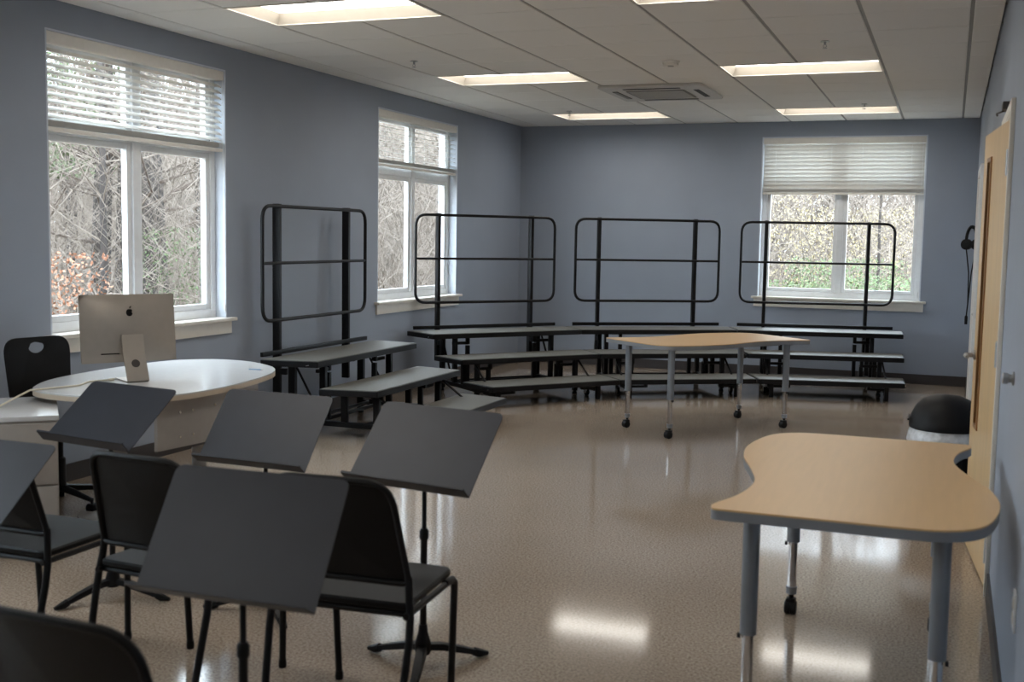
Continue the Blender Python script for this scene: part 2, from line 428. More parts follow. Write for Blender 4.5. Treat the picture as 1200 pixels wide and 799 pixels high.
# wall fittings
kn = empty('key_switch', (W, -9.02, 1.10)); tag(kn, 'small silver round key switch fixed to the wall near the door', 'switch')
mR = Matrix.Rotation(-PI/2, 4, 'Y')
MB().lathe([(.024, .0005), (.024, .006), (.015, .009), (.015, .018)], (0, 0, 0), 18, mR).build('rosette', steel_m, kn)
MB().lathe([(.014, .018), (.02, .021), (.021, .036), (.017, .04)], (0, 0, 0), 18, mR).build('knob_cap', steel_m, kn)
ol = empty('wall_outlet', (W, -9.8, .5)); tag(ol, 'white outlet plate low on the wall by the wavy table', 'outlet')
MB().bbox(-.008, -.0005, -.037, .037, -.058, .058, .003).build('cover_plate', white_m, ol)
for z in (-.022, .022): MB().bbox(-.011, -.007, -.017, .017, z-.015, z+.015, .002).build('socket', trim_m, ol)

# ceiling lamps
def lamp():
    r = empty('ceiling_light')
    L_, B_ = 2*T-.012, T-.012; hx, hy = L_/2, B_/2; d = .07; i = .03; lip = .012
    fr = MB()
    for (a, b, c, e) in ((-hx, hx, -hy, -hy+lip), (-hx, hx, hy-lip, hy), (-hx, -hx+lip, -hy+lip, hy-lip), (hx-lip, hx, -hy+lip, hy-lip)): fr.box(a, b, c, e, -.004, .003)
    fr.build('lamp_frame', fix_m, r, False)
    o = [(-hx+lip, -hy+lip), (hx-lip, -hy+lip), (hx-lip, hy-lip), (-hx+lip, hy-lip)]; n = [(x*(1-i/abs(x)), y*(1-i/abs(y))) for x, y in o]
    MB().add([Vector((x, y, .0)) for x, y in o]+[Vector((x, y, d)) for x, y in n], [(i_, i_+4, (i_+1) % 4+4, (i_+1) % 4) for i_ in range(4)]).build('reflector', refl_m, r, False)
    MB().prism(n, d, d+.006).build('lens', lens_m, r, False)
    MB().prism(o, d+.01, d+.02).build('housing', fix_m, r, False)
    return r
lm = lamp(); tag(lm, 'lit rectangular recessed ceiling lamp with a bright lens', 'ceiling lamp', 'recessed ceiling lamps in two rows')
first = True
lamp_lab = (['lit recessed ceiling lamp over the corner riser beside the end wall', 'lit recessed ceiling lamp between the air conditioner and the side windows', 'lit recessed ceiling lamp nearest the computer desk',
             'lit recessed ceiling lamp over the row of music chairs', 'lit recessed ceiling lamp by the wall opposite the risers, window side'],
            ['lit recessed ceiling lamp just before the end wall window', 'lit recessed ceiling lamp over the gap between the two wavy tables', 'lit recessed ceiling lamp above the maple door end of the near wavy table',
             'lit recessed ceiling lamp beside the wall outlet', 'lit recessed ceiling lamp by the wall opposite the risers, door side'])
for lx in LX:
    for ly in LY:
        o = lm if first else copy_tree(lm); first = False
        o.location = (lx+T, ly-T/2, H); o['label'] = lamp_lab[LX.index(lx)][LY.index(ly)]
# ceiling cassette
ac = empty('air_conditioner', ((AC[0]+AC[1])/2, (AC[2]+AC[3])/2, H)); tag(ac, 'square white air conditioning cassette set into the ceiling', 'air conditioner')
ax, ay = (AC[1]-AC[0])/2, (AC[3]-AC[2])/2
MB().prism(rounded([(-ax, -ay), (ax, -ay), (ax, ay), (-ax, ay)], .05), -.028, -.001, bevel=.006).build('fascia', acw_m, ac)
gr = MB().prism(rounded([(-.27, -.28), (.27, -.28), (.27, .28), (-.27, .28)], .03), -.034, -.0285).build('intake_grille', acg_m, ac)
for k in range(12): MB().box(-.25, .25, -.245+k*.044, -.235+k*.044, -.037, -.034).build('grille_bar', acw_m, gr, False)
for (a, b, c, e) in ((-.26, .26, -.42, -.37), (-.26, .26, .37, .42), (-.40, -.35, -.26, .26), (.35, .40, -.26, .26)):
    s = MB().box(a, b, c, e, -.031, -.0285).build('air_slot', acd_m, ac, False)
    if a < .3 and c > -.4:
        MB().box(a+.004, b-.004, c+.004, e-.004, -.034, -.031).build('louvre', acg_m, s, False)
# sprinklers and smoke detector
def sprinkler():
    r = empty('sprinkler_head')
    MB().lathe([(.042, -.004), (.036, 0), (.034, .002)], n=16).build('escutcheon', steel_m, r)
    MB().lathe([(.009, -.03), (.011, -.004)], n=10).build('pipe_stub', steel_m, r)
    y = MB()
    for s in (-1, 1): y.tube([(s*.008, 0, -.028), (s*.015, 0, -.04), (s*.003, 0, -.056)], .003, 5)
    y.build('yoke', steel_m, r)
    MB().lathe([(.02, -.061), (.021, -.058), (.004, -.055)], n=12).build('deflector', steel_m, r); return r
sp = sprinkler(); sp.scale = (.8, .8, .8); tag(sp, 'small chrome fire sprinkler head hanging from a ceiling tile', 'sprinkler', 'ceiling sprinkler heads')
for k, (x, y) in enumerate(((4.20, -5.28), (1.06, -5.2), (1.145, -1.572), (4.20, -1.55))):
    o = sp if k == 0 else copy_tree(sp); o.location = (x, y, H-.0022); o['label'] = ('small chrome sprinkler head between the two ceiling lamps on the door side', 'small chrome sprinkler head between the desk lamp and the air conditioner lamp', 'small chrome sprinkler head beside the lamp over the corner riser', 'small chrome sprinkler head beside the lamp before the end wall window')[k]
sd = empty('smoke_detector', (2.99, -4.67, H)); tag(sd, 'flat white smoke detector disc on the ceiling', 'smoke detector')
MB().lathe([(.05, -.034), (.058, -.03), (.06, -.012), (.068, -.01), (.068, -.0005)], n=28).build('detector_body', fix_m, sd)
MB().lathe([(.02, -.04), (.024, -.0345)], n=20).build('sensor_cap', acw_m, sd)

# ------------------------------------------------------------ choral risers
def riser():
    r = empty('choral_riser'); wb, tp, d = 1.868, .167, .462; Zt = (.61, .405, .20)
    hw = lambda s: wb/2-s*tp
    for k, z in enumerate(Zt):
        s0, s1 = k*d+.003, (k+1)*d-.003
        tr = [(-hw(s1), -s1), (hw(s1), -s1), (hw(s0), -s0), (-hw(s0), -s0)]
        dk = MB().prism(rounded(tr, .012, 3), z-.05, z-.004, bevel=.003).build('deck', blk_m, r)
        ins = [(x-.012*(1 if x > 0 else -1), y+.012*(1 if i < 2 else -1)) for i, (x, y) in enumerate(tr)]
        MB().prism(ins, z-.004, z).build('deck_surface', deck_m, dk, False)
    for sx in (-1, 1):
        x = sx*.56
        MB().bbox(x-.02, x+.02, -.09, -.03, .03, .56, .004).build('leg', blk_m, r)
        MB().bbox(x-.02, x+.02, -.36, -.31, .11, .56, .004).build('leg', blk_m, r)
        MB().bbox(x-.02, x+.02, -.55, -.50, .11, .355, .004).build('leg', blk_m, r)
        MB().bbox(x-.02, x+.02, -.83, -.78, .03, .355, .004).build('leg', blk_m, r)
        MB().bbox(x-.02, x+.02, -1.24, -1.20, .012, .15, .004).build('leg', blk_m, r)
        for yy in (-.06, -.805, -1.22): MB().lathe([(.026, .0), (.026, .012), (.014, .03)], (x, yy, 0), 10).build('foot', blk2_m, r)
        MB().bbox(x-.025, x+.025, -1.19, -.09, .075, .115, .004).build('base_beam', blk_m, r)
        xi = x-sx*.17
        for (yy, z) in ((-.2, .56), (-.67, .355), (-1.12, .15)):
            MB().bbox(min(x, xi)-.03, max(x, xi)+.03, yy-.11, yy+.11, z-.012, z, .003).build('deck_bracket', blk_m, r)
            MB().bbox(xi-.016, xi+.016, yy-.1, yy-.06, z-.075 if z > .2 else z-.05, z-.012, .003).build('bracket_tab', blk_m, r)
            MB().bbox(min(x, xi), max(x, xi), yy-.095, yy-.065, z-.078 if z > .2 else z-.052, z-.05 if z > .2 else z-.03, .003).build('bracket_arm', blk_m, r)
        MB().tube([(x+sx*.025, -.34, .13), (x+sx*.025, -.10, .54)], .010, 6).build('diagonal_brace', blk_m, r)
        MB().tube([(x+sx*.025, -1.15, .1), (x+sx*.025, -.82, .34)], .010, 6).build('diagonal_brace', blk_m, r)
        MB().bbox(xi-.018, xi+.018, -.30, -.26, .10, .47, .004).build('lift_strut', blk_m, r)
        MB().bbox(xi-.018, xi+.018, -.74, -.70, .10, .30, .004).build('lift_strut', blk_m, r)
        c = MB().tube([(x+sx*.03, -.96, .035), (x+sx*.055, -.96, .035)], .035, 14).build('caster', blk2_m, r)
        MB().tube([(x+sx*.056, -.96, .035), (x+sx*.060, -.96, .035)], .018, 12).build('caster_hub', chrome_m, c)
        MB().box(x+sx*.0255, x+sx*.0285, -.985, -.935, .02, .09).build('caster_fork', chrome_m, c, False)
    for yy, zz in ((-.15, .1), (-.28, .1), (-.72, .1)):
        MB().bbox(-.55, .55, yy-.014, yy+.014, zz-.012, zz+.016, .004).build('cross_bar', blk_m, r)
    for sx in (-1, 1):      # chrome linking hooks at the deck ends
        for k, z in enumerate((.61, .20)):
            s = (.43, 1.36)[k]
            MB().tube([(sx*(hw(s)-.001), -s+.06, z-.035), (sx*(hw(s)+.012), -s+.06, z-.035), (sx*(hw(s)+.012), -s+.035, z-.03)], .004, 6).build('link_hook', chrome_m, r)
    # guard rail
    rail = []
    for p in rounded([(-.82, .885), (.82, .885), (.82, 1.77), (-.82, 1.77)], .115, 6): rail.append((p.x, .045, p.y))
    gr = MB().tube(rail, .0145, 10, closed=True, up=(0, 1, 0)).build('guard_rail', blk_m, r)
    MB().tube([(-.81, .045, 1.33), (.81, .045, 1.33)], .012, 10).build('mid_rail', blk_m, gr)
    MB().bbox(-.84, .84, .03, .055, .615, .65, .004).build('toe_bar', blk_m, gr)
    for sx in (-1, 1): MB().bbox(sx*.55-.017, sx*.55+.017, .055, .12, .30, 1.79, .004).build('rail_post', blk_m, gr)
    for sx in (-1, 1): MB().bbox(sx*.55-.015, sx*.55+.015, .0, .056, .45, .50, .003).build('post_clamp', blk_m, gr)
    return r
rs = riser(); tag(rs, 'x', 'riser', 'black three-tier choral risers with back rails')
rlab = ['black three-tier riser along the wall between the two windows', 'black three-tier riser in the room corner beside the corner window',
        'black three-tier riser behind the small wavy table, railed against plain wall', 'black three-tier riser in front of the end wall window']
for k, (x, y, th) in enumerate(((.225, -5.173, 90.3), (.615, -2.488, 51.1), (2.0, -1.264, 32.1), (3.704, -.544, 13.7))):
    o = rs if k == 0 else copy_tree(rs)
    o.location = (x, y, 0); o.rotation_euler = (0, 0, math.radians(th)); o['label'] = rlab[k]

# ------------------------------------------------------------ wavy tables
def spline(pts, seg=6):
    n = len(pts); out = []
    for i in range(n):
        p0, p1, p2, p3 = (Vector(pts[(i+k-1) % n]) for k in range(4))
        for s in range(seg):
            t = s/seg; out.append(.5*((2*p1)+(p2-p0)*t+(2*p0-5*p1+4*p2-p3)*t*t+(3*p1-p0-3*p2+p3)*t**3))
    return out
def wavy_table():
    r = empty('activity_table'); zt = .748
    half = [(.30, .775), (.05, .775), (-.18, .775), (-.30, .755), (-.385, .68), (-.43, .54), (-.452, .33), (-.43, .12), (-.375, -.08), (-.332, -.26), (-.322, -.40), (-.343, -.56), (-.388, -.70)]
    tip = [(-.392, -.745), (-.375, -.772)]
    left = half + tip
    pts = left + [(-x, -y) for x, y in left]
    pts = spline(pts, 5)
    tp = MB().prism(pts, zt-.006, zt).build('table_top', wood_m, r)
    MB().prism(pts, zt-.036, zt-.006).build('edge_band', edge_m, tp)
    MB().box(-.26, .26, -.55, .55, zt-.052, zt-.0365).build('support_frame', edge_m, r, False)
    for sx in (-1, 1):
        for sy in (-1, 1):
            x, y = sx*.285, sy*.605
            lg = MB().lathe([(.027, .31), (.027, zt-.045), (.05, zt-.044), (.05, zt-.0365)], (x, y, 0), 18).build('leg', leg_m, r)
            MB().lathe([(.019, .10), (.019, .31)], (x, y, 0), 18).build('chrome_insert', chrome_m, lg)
            MB().lathe([(.022, .085), (.022, .10), (.024, .115), (.02, .118)], (x, y, 0), 16).build('leg_collar', leg_m, lg)
            MB().tube([(x+sx*.024, y, .30), (x+sx*.034, y, .30)], .009, 8).build('height_screw', blk_m, lg)
            cs = MB()
            for q in (-1, 1): cs.tube([(x+q*.0015, y-.012, .03), (x+q*.02, y-.012, .03), (x+q*.025, y-.012, .03)], [.03, .03, .024], 16)
            cs.tube([(x, y, .05), (x, y, .085)], .01, 10); cs.bbox(x-.02, x+.02, y-.03, y+.014, .045, .068, .006)
            cs.build('caster', blk2_m, r)
    return r
t1 = wavy_table(); t1.location = (4.80, -9.165, 0); t1.rotation_euler = (0, 0, math.radians(.5))
tag(t1, 'maple wavy-edged table on caster legs beside the maple door', 'table', 'wavy maple activity tables')
t2 = copy_tree(t1); t2.location = (3.225, -4.02, 0); t2.rotation_euler = (0, 0, math.radians(-39)); t2['label'] = 'maple wavy-edged table on caster legs in front of the risers'

# ------------------------------------------------------------ chairs and music stands
def chair():
    r = empty('music_chair')          # faces +y, origin under the seat centre
    hw, yb, yf = .228, -.215, .215
    s = MB(); pts = rounded([(-hw, yb+.01), (hw, yb+.01), (hw-.005, yf), (-hw+.005, yf)], [.03, .03, .05, .05], 4)
    bm_ = MB().prism(pts, .432, .457, bevel=.006); bm_.build('seat', blk2_m, r)
    # backrest: curved pan, wider at the bottom
    ol_ = rounded([(-.222, .515), (.222, .515), (.192, .842), (-.192, .842)], [.02, .02, .085, .085], 7)
    cz_ = .66; nr = len(ol_); vs = []; fs = []
    def bp(x, z, off):
        v = (z-.515)/.325; u = x/.22
        return Vector((x, yb+.04-.035-.055*v-.03*v*v+.028*u*u+off, z))
    ks = (1, .8, .55, .3, .08)
    for off in (0, .009):
        for k in ks: vs += [bp(p.x*k, cz_+(p.y-cz_)*k, off) for p in ol_]
    N = nr*len(ks)
    for side in (0, 1):
        for a in range(len(ks)-1):
            for i in range(nr):
                j = (i+1) % nr; q = (a*nr+i, a*nr+j, (a+1)*nr+j, (a+1)*nr+i); q = tuple(x+side*N for x in q); fs.append(q if side == 0 else q[::-1])
        q = tuple(range((len(ks)-1)*nr, len(ks)*nr)); fs.append(q if side == 0 else tuple(x+N for x in q)[::-1])
    for i in range(nr):
        j = (i+1) % nr; fs.append((j, i, i+N, j+N))
    back = MB().add(vs, fs).build('backrest', blk2_m, r)
    MB().tube([v+Vector((0, -.002, 0)) for v in vs[:nr]], .011, 8, closed=True, up=(0, 1, 0)).build('backrest_rim', blk2_m, back)
    for sx in (-1, 1):
        MB().tube([(sx*.220, yb+.032, .535), (sx*.226, yb+.026, .47), (sx*.234, yb+.016, .41), (sx*.236, yb+.002, .34), (sx*.222, yb-.075, .012)], .0125, 10).build('rear_leg', blk_m, r)
        MB().tube([(sx*.225, yf-.09, .424), (sx*.228, yf-.03, .422), (sx*.226, yf-.004, .405), (sx*.222, yf+.006, .36), (sx*.21, yf+.018, .012)], .0125, 10).build('front_leg', blk_m, r)
        MB().tube([(sx*.225, yb-.0, .420), (sx*.225, yf-.05, .420)], .011, 8).build('seat_rail', blk_m, r)
        for (x, y) in ((.222, yb-.075), (.21, yf+.018)): MB().lathe([(.014, 0), (.015, .012), (.0135, .03)], (sx*x, y, 0), 10).build('glide', blk2_m, r)
    MB().tube([(-.225, yb+.03, .418), (.225, yb+.03, .418)], .011, 8).build('seat_rail', blk_m, r)
    return r
ch = chair(); tag(ch, 'x', 'chair', 'black music chairs set before the stands')
chairs = [((3.35, -10.17), 4, 'black music chair at the open floor, nearest the wavy tables'),
          ((2.66, -10.16), -3, 'black music chair in the middle of the row of chairs'),
          ((1.975, -10.165), 0, 'black music chair in front of the grey desk return'),
          ((3.53, -11.46), -2, 'black music chair behind the stand with the largest tray, seen from its back')]
for k, ((x, y), a, lb) in enumerate(chairs):
    o = ch if k == 0 else copy_tree(ch); o.location = (x, y, 0); o.rotation_euler = (0, 0, math.radians(a)); o['label'] = lb
def stand(x, y, z, yaw_, t, base_rot, label):
    r = empty('music_stand', (x, y, 0)); tag(r, label, 'music stand', 'black music stands')
    # tripod foot
    for k in range(3):
        a = base_rot+k*2*PI/3; c, s = math.cos(a), math.sin(a)
        q = lambda d, h: (c*d, s*d, h)
        pr_ = [(.45, 1), (-.45, 1), (-.7, -.6), (.7, -.6)]
        lg = MB().tube([q(.015, .075), q(.07, .068), q(.15, .045), q(.215, .024)], [.019, .02, .018, .014], up=(0, 0, 1), prof=[(.55, .8), (.55, -.8), (-.6, -1), (-.6, 1)]).build('foot', blk_m, r)
        MB().tube([q(.205, .026), q(.225, .018), q(.262, .012)], [.017, .017, .008], 8, up=(0, 0, 1)).build('rubber_tip', blk2_m, lg)
    MB().lathe([(.026, .05), (.03, .06), (.03, .09), (.018, .13), (.0155, .16)], n=16).build('hub', blk_m, r)
    MB().lathe([(.0125, .13), (.0125, .50)], n=14).build('lower_tube', blk_m, r)
    # tray
    R_ = Matrix.Translation((0, 0, z)) @ Matrix.Rotation(yaw_, 4, 'Z') @ Matrix.Rotation(t, 4, 'X')   # tray x right, y up the slope, z normal
    hinge = R_ @ Vector((0, 0, -.03))
    MB().tube([(0, 0, .48), (0, 0, z-.06), tuple(hinge)], .0085, 12).build('upper_tube', blk_m, r)
    MB().lathe([(.015, .475), (.017, .48), (.017, .505), (.012, .515)], n=14).build('tube_collar', blk2_m, r)
    hw, hh = .26, .1725
    tr = MB().prism(rounded([(-hw, -hh), (hw, -hh), (hw, hh), (-hw, hh)], [0, 0, .028, .028], 5), -.0015, .0015, m=R_).build('tray', tray_m, r)
    MB().box(-hw, hw, -hh-.003, -hh, -.0015, .05, R_).box(-hw, hw, -hh-.003, -hh+.006, .047, .05, R_).build('lip', tray_m, tr, False)
    MB().bbox(-.06, .06, -.035, .035, -.026, -.0018, .004, R_).build('tray_bracket', blk_m, r)
    kb = MB(); kb.tube([R_ @ Vector((-.075, 0, -.03)), R_ @ Vector((.075, 0, -.03))], .012, 10); kb.build('tilt_hinge', blk_m, r)
    return r
stand(3.345, -9.731, .813, -.15, .84, math.radians(30)+.3, 'black music stand at the open floor beyond the last chair of the row')
stand(3.414, -10.955, .798, .036, 1.0, math.radians(-30), 'large near music stand blocking the view of two chairs')
stand(2.483, -9.439, .767, -.028, .90, math.radians(-40), 'black music stand in front of the middle chair, tray catching blue light')
stand(1.793, -9.556, .791, -.154, .69, math.radians(10), 'black music stand before the oval desk under the silver computer')
stand(2.147, -10.647, .76, .0, .69, math.radians(20), 'black music stand with its tray over the grey desk return')

# ------------------------------------------------------------ computer desk
dk = empty('computer_desk', (.93, -8.05, 0)); tag(dk, 'pale grey racetrack-shaped desk carrying a silver computer', 'desk')
op = [(.597, -8.74), (.46, -8.45), (.40, -7.98), (.43, -7.45), (.62, -7.23), (.88, -7.22), (1.14, -7.36), (1.32, -7.58), (1.42, -7.92), (1.47, -8.38), (1.41, -8.70), (1.20, -8.88), (.95, -8.92), (.73, -8.87)]
op = [(x-.93, y+8.05) for x, y in op]
op = spline(list(reversed(op)), 6)
if sum(op[i-1].x*op[i].y-op[i].x*op[i-1].y for i in range(len(op))) < 0: op = list(reversed(op))
dt = MB().prism(op, .733, .74).build('desk_top', desk_m, dk)
MB().prism(op, .708, .733).build('edge_band', deskedge_m, dt)
# curved modesty panel below the room side
pp = [(1.335, -8.68), (1.375, -8.36), (1.33, -7.95), (1.23, -7.62)]
pth = []
for i in range(len(pp)-1):
    for s in range(4): pth.append((pp[i][0]+(pp[i+1][0]-pp[i][0])*s/4, pp[i][1]+(pp[i+1][1]-pp[i][1])*s/4))
pth.append(pp[-1])
inner = [(x-.02, y) for x, y in reversed(pth)]
pan = [(x-.93, y+8.05) for x, y in pth+inner]
mp_ = MB().prism(pan, .44, .7075).build('modesty_panel', panel_m, dk)
MB().prism([(x*1.001+.001, y) for x, y in pan], .428, .44).build('panel_edge', base_m, mp_)
for (x, y) in ((1.36, -8.55), (1.365, -8.45), (1.36, -8.25)):
    for z in (.50, .63): MB().tube([(x-.93+.012, y+8.05, z), (x-.93+.018, y+8.05, z)], .006, 10).build('panel_screw', chrome_m, mp_)
for (x, y) in ((.75, -7.55), (.85, -8.4)):
    MB().lathe([(.22, .0), (.22, .012), (.05, .03), (.045, .05), (.045, .68), (.14, .69), (.14, .7075)], (x-.93, y+8.05, 0), 24).build('pedestal', panel_m, dk)
# return cabinet, turned across the room corner
cb = empty('desk_return', (1.12, -9.14, 0), math.radians(44)); tag(cb, 'pale grey desk return cabinet beside the oval desk', 'cabinet')
# local: front along -x.. : right front corner at origin, width to -x, depth to +y
MB().bbox(-.75, 0, 0, .55, .03, .655, .003).build('cabinet_body', panel_m, cb)
MB().bbox(-.76, .006, -.008, .67, .656, .681, .004).build('cabinet_top', desk_m, cb)
MB().box(-.73, -.02, .03, .53, 0, .03).build('plinth', base_m, cb, False)
for k, (z0_, z1_) in enumerate(((.05, .34), (.35, .645))):
    dr = MB().bbox(-.745, -.005, -.016, -.0005, z0_, z1_, .003).build('drawer_front', panel_m, cb)
# silver computer, its back to the room
pc = empty('desktop_computer', (.85, -8.30, .741), math.radians(58)); tag(pc, 'slim silver all-in-one computer seen from behind on the oval desk', 'computer')
tl = Matrix.Translation((0, .02, .285)) @ Matrix.Rotation(math.radians(-6), 4, 'X')
sh = MB(); hw, hh = .262, .187
sh.prism(rounded([(-hw, -hh), (hw, -hh), (hw, hh), (-hw, hh)], .012, 4), -.0, .007, m=tl @ Matrix.Rotation(PI/2, 4, 'X') )
nu, nv = 14, 10; vs = []; fs = []
for j in range(nv+1):
    for i in range(nu+1):
        u, v = -1+2*i/nu, -1+2*j/nv
        b = .032*max(0, (1-u*u))*max(0, (1-.75*v*v-.25*v**4))
        vs.append(tl @ Vector((u*hw, -.007-b, v*hh)))
for j in range(nv):
    for i in range(nu): a = j*(nu+1)+i; fs.append((a, a+1, a+nu+2, a+nu+1))
sh.add(vs, fs); sh.build('display_shell', alu_m, pc)
MB().add([tl @ Vector((x, .0005, z)) for x, z in ((-.25, -.12), (.25, -.12), (.25, .178), (-.25, .178))], [(0, 3, 2, 1)]).build('screen', blk2_m, pc, False)
st = MB(); a = .05
st.tube([(0, -.048, .255), (0, -.072, .15), (0, -.135, .02), (0, -.137, .008), (0, -.125, .004), (0, .07, .004)], [1]*6, prof=[(.0035, .06), (.0035, -.06), (-.0035, -.06), (-.0035, .06)], up=(0, 1, .05))
so = st.build('stand_arm', alu_m, pc)
cm = Matrix.Translation((0, -.1005, .1)) @ Matrix.Rotation(PI/2-.45, 4, 'X')
MB().lathe([(.023, -.001), (.023, .0012)], (0, 0, 0), 24, cm).build('cable_hole', base_m, so)
# fruit logo with a bite and a leaf, flat on the shell
lg = []
for k in range(48):
    a = 2*PI*k/48
    x, z = math.cos(a), math.sin(a)
    rr = 1-.13*math.exp(-((a-PI/2)/.32)**2)-.07*math.exp(-((a-1.5*PI)/.22)**2)
    x, z = x*.93*rr, z*rr*1.0
    dx, dz = x-1.08, z-.12; dd = math.hypot(dx, dz)
    if dd < .42: x, z = 1.08+dx/dd*.42, .12+dz/dd*.42
    lg.append((x*.0195, z*.021))
lm_ = tl @ Matrix.Translation((0, -.0, .085)) @ Matrix.Rotation(PI/2, 4, 'X')
MB().prism(lg, .0335, .036, m=lm_).prism([(.0005, .0235), (.008, .0262), (.012, .036), (.0035, .033)], .0325, .036, m=lm_).build('logo', blk2_m, pc)
MB().box(-.16, -.06, -.012, -.0225, -.142, -.136, tl).build('port_row', blk2_m, pc, False)
# cable lying over the desk
cv = empty('power_cable', (.6, -8.8, .74)); tag(cv, 'beige cable running from the computer over the desk return', 'cable')
MB().tube([(.19, .40, .006), (.14, .30, .005), (.20, .16, .005), (.16, .02, .006), (.12, -.10, .005), (.10, -.16, -.02), (.12, -.30, -.05), (.20, -.52, -.052), (.0, -.70, -.052)], .005, 8).build('cord', cable_m, cv)
MB().tube([(.19, .40, .006), (.205, .425, .007)], .008, 8).build('plug', cable_m, cv)
pn = empty('pen', (1.20, -7.60, .741), .2); pn.scale = (.7, .7, .7); tag(pn, 'small blue pen on the far rim of the oval desk', 'pen')
MB().tube([(-.06, 0, .006), (.05, 0, .006)], .005, 8).build('barrel', pen_m, pn); MB().tube([(.05, 0, .006), (.075, 0, .006)], [.0045, .001], 8).build('tip', white_m, pn)

# task chair behind the desk
tc_ = empty('task_chair', (.44, -8.40, 0), math.radians(-100)); tag(tc_, 'black task chair with a hand hole in its back, beside the window', 'chair')
def bo(hw_, z0_, z1_, inset=0):
    return rounded([(-hw_+.02+inset, z0_+inset), (hw_-.02-inset, z0_+inset), (hw_-inset, z1_-inset), (-hw_+inset, z1_-inset)], [.05, .05, .09, .09], 6)
out = bo(.215, .60, .955); hole = [Vector((.055*math.cos(t)*(1+.12*math.sin(t)), .895+.032*math.sin(t))) for t in [2*PI*i/28 for i in range(28)]]
# bridge the outline (28 points) to the hole so that the grip is a real opening
n = len(out)
c0 = Vector((0, .87)); ordr = sorted(out, key=lambda p: math.atan2(p.y-c0.y, p.x-c0.x)); hol = sorted(hole, key=lambda p: math.atan2(p.y-c0.y, p.x-c0.x))
n = min(len(ordr), len(hol)); vs = []; fs = []
by = lambda p: Vector((p.x, -.17-.10*(p.y-.6)+.25*p.x*p.x, p.y))
for off in (0, .014):
    vs += [by(p)+Vector((0, off, 0)) for p in ordr[:n]]+[by(p)+Vector((0, off, 0)) for p in hol[:n]]
for i in range(n):
    j = (i+1) % n; m2 = 2*n
    fs += [(i, j, n+j, n+i), (m2+i, m2+n+i, m2+n+j, m2+j), (i, m2+i, m2+j, j), (n+i, n+j, m2+n+j, m2+n+i)]
MB().add(vs, fs).build('backrest', blk2_m, tc_, False)
MB().prism(rounded([(-.22, -.2), (.22, -.2), (.21, .22), (-.21, .22)], .06), .43, .46, bevel=.008).build('seat', blk2_m, tc_)
MB().tube([(0, -.1, .425), (0, -.21, .43), (0, -.225, .52), (0, -.195, .70)], .018, 10).build('back_stem', blk_m, tc_)
MB().lathe([(.03, .10), (.03, .28), (.018, .29), (.018, .42), (.1, .424), (.1, .43)], n=16).build('gas_column', blk_m, tc_)
for k in range(5):
    a = k*2*PI/5+.3; c, s = math.cos(a), math.sin(a)
    MB().tube([(c*.02, s*.02, .11), (c*.15, s*.15, .095), (c*.27, s*.27, .075)], [.022, .018, .013], 8).build('base_arm', blk_m, tc_)
    MB().tube([(c*.27-s*.02, s*.27+c*.02, .03), (c*.27+s*.02, s*.27-c*.02, .03)], .03, 14).build('caster', blk2_m, tc_)
    MB().tube([(c*.27, s*.27, .055), (c*.27, s*.27, .08)], .008, 8).build('caster_stem', blk_m, tc_)

# ------------------------------------------------------------ bin and headphones
bn = empty('trash_can', (5.09, -6.32, 0)); tag(bn, 'black domed trash can with a clear liner, behind the maple door', 'trash can')
MB().lathe([(.14, .0), (.15, .01), (.185, .46), (.19, .485)], n=28).build('can_body', blk2_m, bn)
lv = MB(); vs = []; fs = []; n = 48
random.seed(3)
rows_ = [(.492, .192), (.47, .205), (.43, .212), (.39, .206), (.36, .212), (.352, .196)]
for k, (z, r_) in enumerate(rows_):
    for i in range(n): 
        a = 2*PI*i/n; w_ = r_+random.uniform(-.006, .006)*(1 if k else .2)
        vs.append(Vector((w_*math.cos(a), w_*math.sin(a), z+random.uniform(-.008, .008)*(1 if k > 0 else 0))))
for k in range(len(rows_)-1):
    for i in range(n): j = (i+1) % n; fs.append((k*n+i, k*n+j, (k+1)*n+j, (k+1)*n+i))
lv.add(vs, fs).build('bin_liner', liner_m, bn)
ld = MB().lathe([(.200, .493), (.205, .498), (.205, .532), (.2, .54), (.192, .575), (.168, .625), (.135, .66), (.08, .685), (.01, .692)], n=32).build('lid', blk2_m, bn)
MB().tube([(-.206, -.1, .545), (-.206, .1, .545)], .006, 8).build('lid_hinge', blk2_m, ld)
hp = empty('headphones', (W-.062, -2.28, 1.60), math.radians(-28)); hp.scale = (1.15,)*3; tag(hp, 'black headphones with a looped cord hanging on the wall past the doors', 'headphones')
arc = [(.0, .085*math.cos(t), .0+.11*math.sin(t)) for t in [PI*k/14 for k in range(15)]]
MB().tube(arc, .012, 8, up=(1, 0, 0)).build('headband', blk2_m, hp)
for s in (-1, 1): MB().lathe([(.03, -.02), (.042, -.014), (.042, .014), (.03, .02)], (0, s*.078, -.03), 18, Matrix.Rotation(PI/2, 4, 'X')).build('ear_cup', blk2_m, hp)
MB().tube([(0, .078, -.07), (-.03, .08, -.25), (-.02, .03, -.50), (-.012, .0, -.60)], .005, 7).build('cord', blk2_m, hp)
MB().tube([(0, -.078, -.07), (.02, -.06, -.25), (.0, -.01, -.50), (-.012, .0, -.60)], .005, 7).build('cord', blk2_m, hp)
MB().lathe([(.011, -.66), (.012, -.60), (.006, -.59)], (-.012, 0, 0), 10).build('plug', blk2_m, hp)
hk = MB().tube([(W-.0005, -2.28, 1.705), (W-.062, -2.28, 1.7125), (W-.082, -2.28, 1.735)], .006, 8).build('wall_hook', blk_m); tag(hk, 'small black hook carrying the headphones', 'hook')

